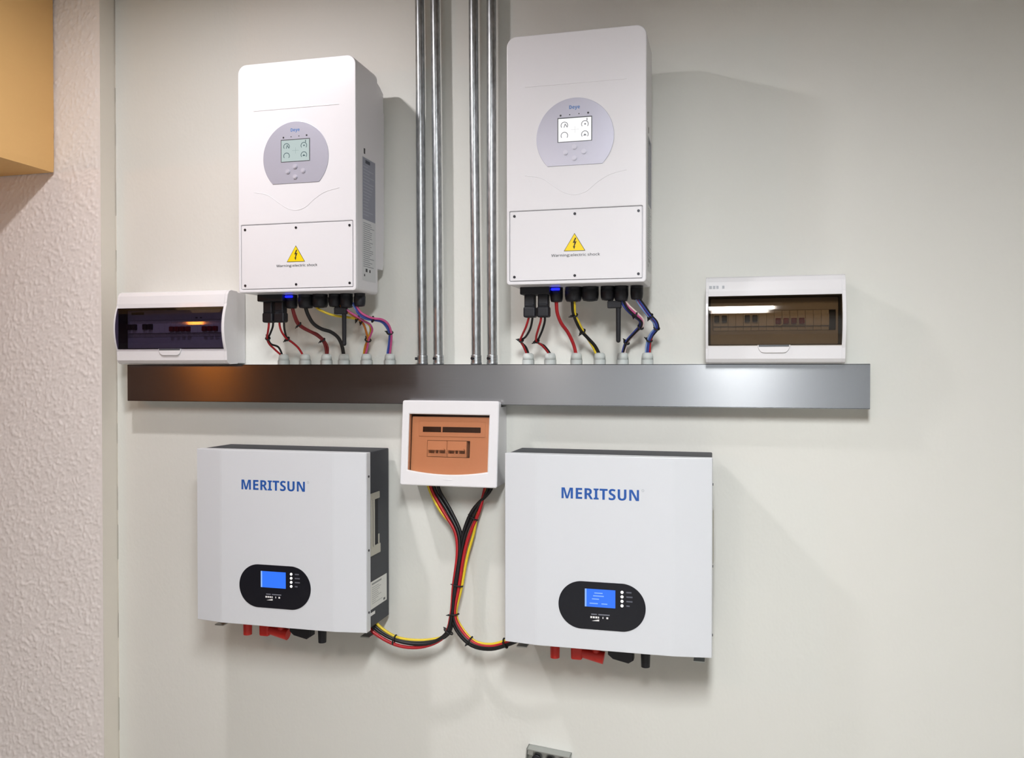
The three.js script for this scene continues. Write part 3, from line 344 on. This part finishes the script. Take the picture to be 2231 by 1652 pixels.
// ---------------------------------------------------------------- wall batteries
const blueTex = (rows) => canvasTex(256, 160, (c, w, h) => { c.fillStyle = '#2f74ff'; c.fillRect(0, 0, w, h); c.fillStyle = '#8fb8ff'; c.fillRect(0, 0, 14, h); if (rows) { c.fillStyle = '#8db6ff'; for (const [x, y, l] of [[80, 30, 70], [70, 56, 90], [60, 84, 60], [40, 124, 70], [140, 124, 50]]) c.fillRect(x, y, l, 9); } });
function makeBattery(rows) {
  const g = new THREE.Group(), W = 0.4943, H = 0.4615;
  obj('rear_case', [rb(0.004, W - 0.004, 0.003, H - 0.001, 0.0195, 0.16, 0.003)], M.caseDark, g);
  obj('wall_rail', [bx(0.06, W - 0.06, 0.3, 0.36, 0, 0.02), bx(0.06, W - 0.06, 0.06, 0.1, 0, 0.02)], M.zinc, g);
  // bent sheet front: flat middle, two shallow side facets, folded edges
  const s = poly([[0, -0.152], [0, -0.173], [0.0015, -0.1755], [0.078, -0.187], [0.084, -0.1875], [W - 0.09, -0.1875], [W - 0.084, -0.187], [W - 0.0015, -0.1755], [W, -0.173], [W, -0.152]]);
  const fg = new THREE.ExtrudeGeometry(s, { depth: H - 0.003, bevelEnabled: true, bevelThickness: 0.0015, bevelSize: 0.0015, bevelOffset: -0.0015, bevelSegments: 2 }).rotateX(-Math.PI / 2).translate(0, 0.0015, 0);
  const front = obj('front_panel', fg, M.front, g);
  for (const y of [0.05, 0.21, 0.4]) obj('screw', new THREE.CylinderGeometry(0.003, 0.003, 0.002, 10).rotateZ(Math.PI / 2).translate(W + 0.0006, y, 0.163), M.metalScrew, front);
  const Z = 0.1875;
  obj('brand_lettering', text('MERITSUN', 0.1435, 0.3275, 0.358, 0.3845, Z - 0.0001, font, 0.0005), M.logo, front);
  obj('registered_mark', new THREE.TorusGeometry(0.0026, 0.0005, 6, 16).translate(0.3365, 0.383, Z + 0.0002), M.mark, front);
  const st = rrect(0.1365, 0.3435, 0.0495, 0.1625, 0.0563);
  const dp = obj('display_panel', ext(st, Z - 0.0006, Z + 0.0016, 0.0007, 30), M.glossBlack, g);
  const tx = blueTex(rows);
  obj('screen', new THREE.PlaneGeometry(0.0725, 0.0425).translate(0.2365, 0.1247, Z + 0.0019), S(0x101830, 0.3, { emissive: 0xffffff, emissiveMap: tx, emissiveIntensity: 1.0 }), dp);
  for (let i = 0; i < 4; i++) { const y = 0.1425 - i * 0.0106; obj('indicator', cylZ(0.2885, y, Z + 0.001, Z + 0.0024, 0.0035, 14), M.ledWhite, dp); obj('indicator_caption', rb(0.2985, 0.2985 + [0.012, 0.0145, 0.0145, 0.008][i], y - 0.0017, y + 0.0017, Z + 0.0012, Z + 0.0018, 0.0002), S(0x5a5d69, 0.6), dp); }
  for (const [x0, x1] of [[0.2155, 0.229], [0.2325, 0.2595]]) obj('caption', rb(x0, x1, 0.0845, 0.0872, Z + 0.0012, Z + 0.0018, 0.0002), S(0x777a85, 0.6), dp);
  for (const [x, w] of [[0.2135, 0.0045], [0.2195, 0.0045], [0.2255, 0.0045], [0.2315, 0.003], [0.2425, 0.002], [0.2515, 0.0045]]) obj('icon', rb(x, x + w, 0.0765, 0.081, Z + 0.0012, Z + 0.0018, 0.0002), M.white, dp);
  obj('level_wedge', ext(poly([[0.217, 0.0700], [0.2345, 0.0700], [0.2345, 0.0745]]), Z + 0.0012, Z + 0.0018), M.white, dp);
  // carrying handle, sticker on the side facing away from the column
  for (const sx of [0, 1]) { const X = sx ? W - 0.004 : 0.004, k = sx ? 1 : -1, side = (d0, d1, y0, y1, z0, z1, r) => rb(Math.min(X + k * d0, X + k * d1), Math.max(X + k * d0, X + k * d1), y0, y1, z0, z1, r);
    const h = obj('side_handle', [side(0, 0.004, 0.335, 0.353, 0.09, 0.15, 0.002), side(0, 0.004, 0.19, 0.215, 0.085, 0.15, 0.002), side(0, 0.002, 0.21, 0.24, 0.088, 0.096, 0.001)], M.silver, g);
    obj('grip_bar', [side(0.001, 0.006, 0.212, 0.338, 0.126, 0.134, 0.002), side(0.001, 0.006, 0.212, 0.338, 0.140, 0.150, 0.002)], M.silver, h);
    obj('recess_shade_plate', side(-0.001, 0.0012, 0.205, 0.342, 0.096, 0.122, 0.0006), M.blackMat, h);  // raised black plate, its colour stands in for the shade of a hollow
    if (sx) { const lt = canvasTex(256, 192, (c, w, hh) => { c.fillStyle = '#dcdedb'; c.fillRect(0, 0, w, hh); c.fillStyle = '#8d9190'; c.fillRect(20, 14, 150, 12); c.fillStyle = '#a9adab'; for (let i = 0; i < 9; i++) c.fillRect(20, 42 + i * 14, 60 + rnd() * 130, 5); c.fillStyle = '#55585a'; c.fillRect(200, 165, 30, 16); });
      const lb = obj('sticker', new THREE.PlaneGeometry(0.107, 0.072).rotateY(Math.PI / 2).translate(X + 0.0006, 0.0865, 0.0905), S(0xffffff, 0.5, { map: lt }), g);
      obj('serial_sticker', rb(X, X + 0.0005, 0.034, 0.042, 0.115, 0.1445, 0.0001), M.sticker, lb); } }
  // terminals and feet underneath
  const z = 0.11;
  obj('red_terminal', [cylY(0.112, -0.052, 0.004, z, 0.0115, 0.0125, 18), cylY(0.112, -0.016, 0.004, z, 0.016, 0.016, 6)], M.redPlug, g);
  obj('red_terminal', [rb(0.154, 0.182, -0.05, 0.004, z - 0.014, z + 0.014, 0.005), new THREE.CylinderGeometry(0.0125, 0.0155, 0.06, 18).rotateZ(1.4).translate(0.205, -0.038, z), cylY(0.215, -0.03, 0.004, z, 0.011, 0.011, 16)], M.redPlug, g);
  obj('black_plug', [ext(poly([[0.246, 0.004], [0.246, -0.030], [0.258, -0.040], [0.296, -0.048], [0.308, -0.040], [0.308, 0.004]]), z - 0.014, z + 0.014, 0.003)], M.black, g);
  obj('black_gland', [cylY(0.336, -0.056, 0.004, z, 0.0105, 0.0125, 18), cylY(0.336, -0.018, 0.004, z, 0.015, 0.015, 6)], M.black, g);
  for (const x of [0.028, 0.463]) obj('foot_bracket', [bx(x - 0.013, x + 0.013, -0.03, 0.004, 0.085, 0.088), bx(x - 0.013, x + 0.013, -0.032, -0.029, 0.085, 0.118), cylZ(x, -0.014, 0.087, 0.095, 0.0045, 10)], M.zinc, g);
  return g;
}
{ const place = (g, label, x, y) => { g.name = numbered('wall_battery'); g.position.set(x, y, 0); tag(g, label, 'battery', 'wall batteries below the trunking'); scene.add(g); };
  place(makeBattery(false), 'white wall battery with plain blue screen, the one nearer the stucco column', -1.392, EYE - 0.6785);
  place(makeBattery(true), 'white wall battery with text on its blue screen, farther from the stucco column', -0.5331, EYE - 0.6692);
}
{ // open metal box low on the wall
  const t = thing('outlet_box', 'small grey metal outlet box low on the wall below the batteries', 'outlet box', [-0.459, EYE - 1.037, 0]); t.rotation.z = -0.09;
  obj('box_shell', [bx(-0.058, 0.058, 0.034, 0.0365, 0, 0.03), bx(-0.058, 0.058, -0.0365, -0.034, 0, 0.03), bx(-0.058, -0.0555, -0.0365, 0.0365, 0, 0.03), bx(0.0555, 0.058, -0.0365, 0.0365, 0, 0.03), bx(-0.058, 0.058, -0.0365, 0.0365, 0, 0.002)], M.zinc, t);
  for (const x of [-0.032, 0.002, 0.034]) obj('knockout', [new THREE.TorusGeometry(0.011, 0.002, 8, 24).translate(x, 0.004, 0.012), cylZ(x, 0.004, 0.002, 0.01, 0.0105, 20)], M.metalScrew, t);
  obj('lug', [rb(-0.055, -0.04, 0.02, 0.033, 0.022, 0.026, 0.001), rb(0.04, 0.055, 0.02, 0.033, 0.022, 0.026, 0.001)], M.zinc, t);
}
renderer.render(scene, camera);
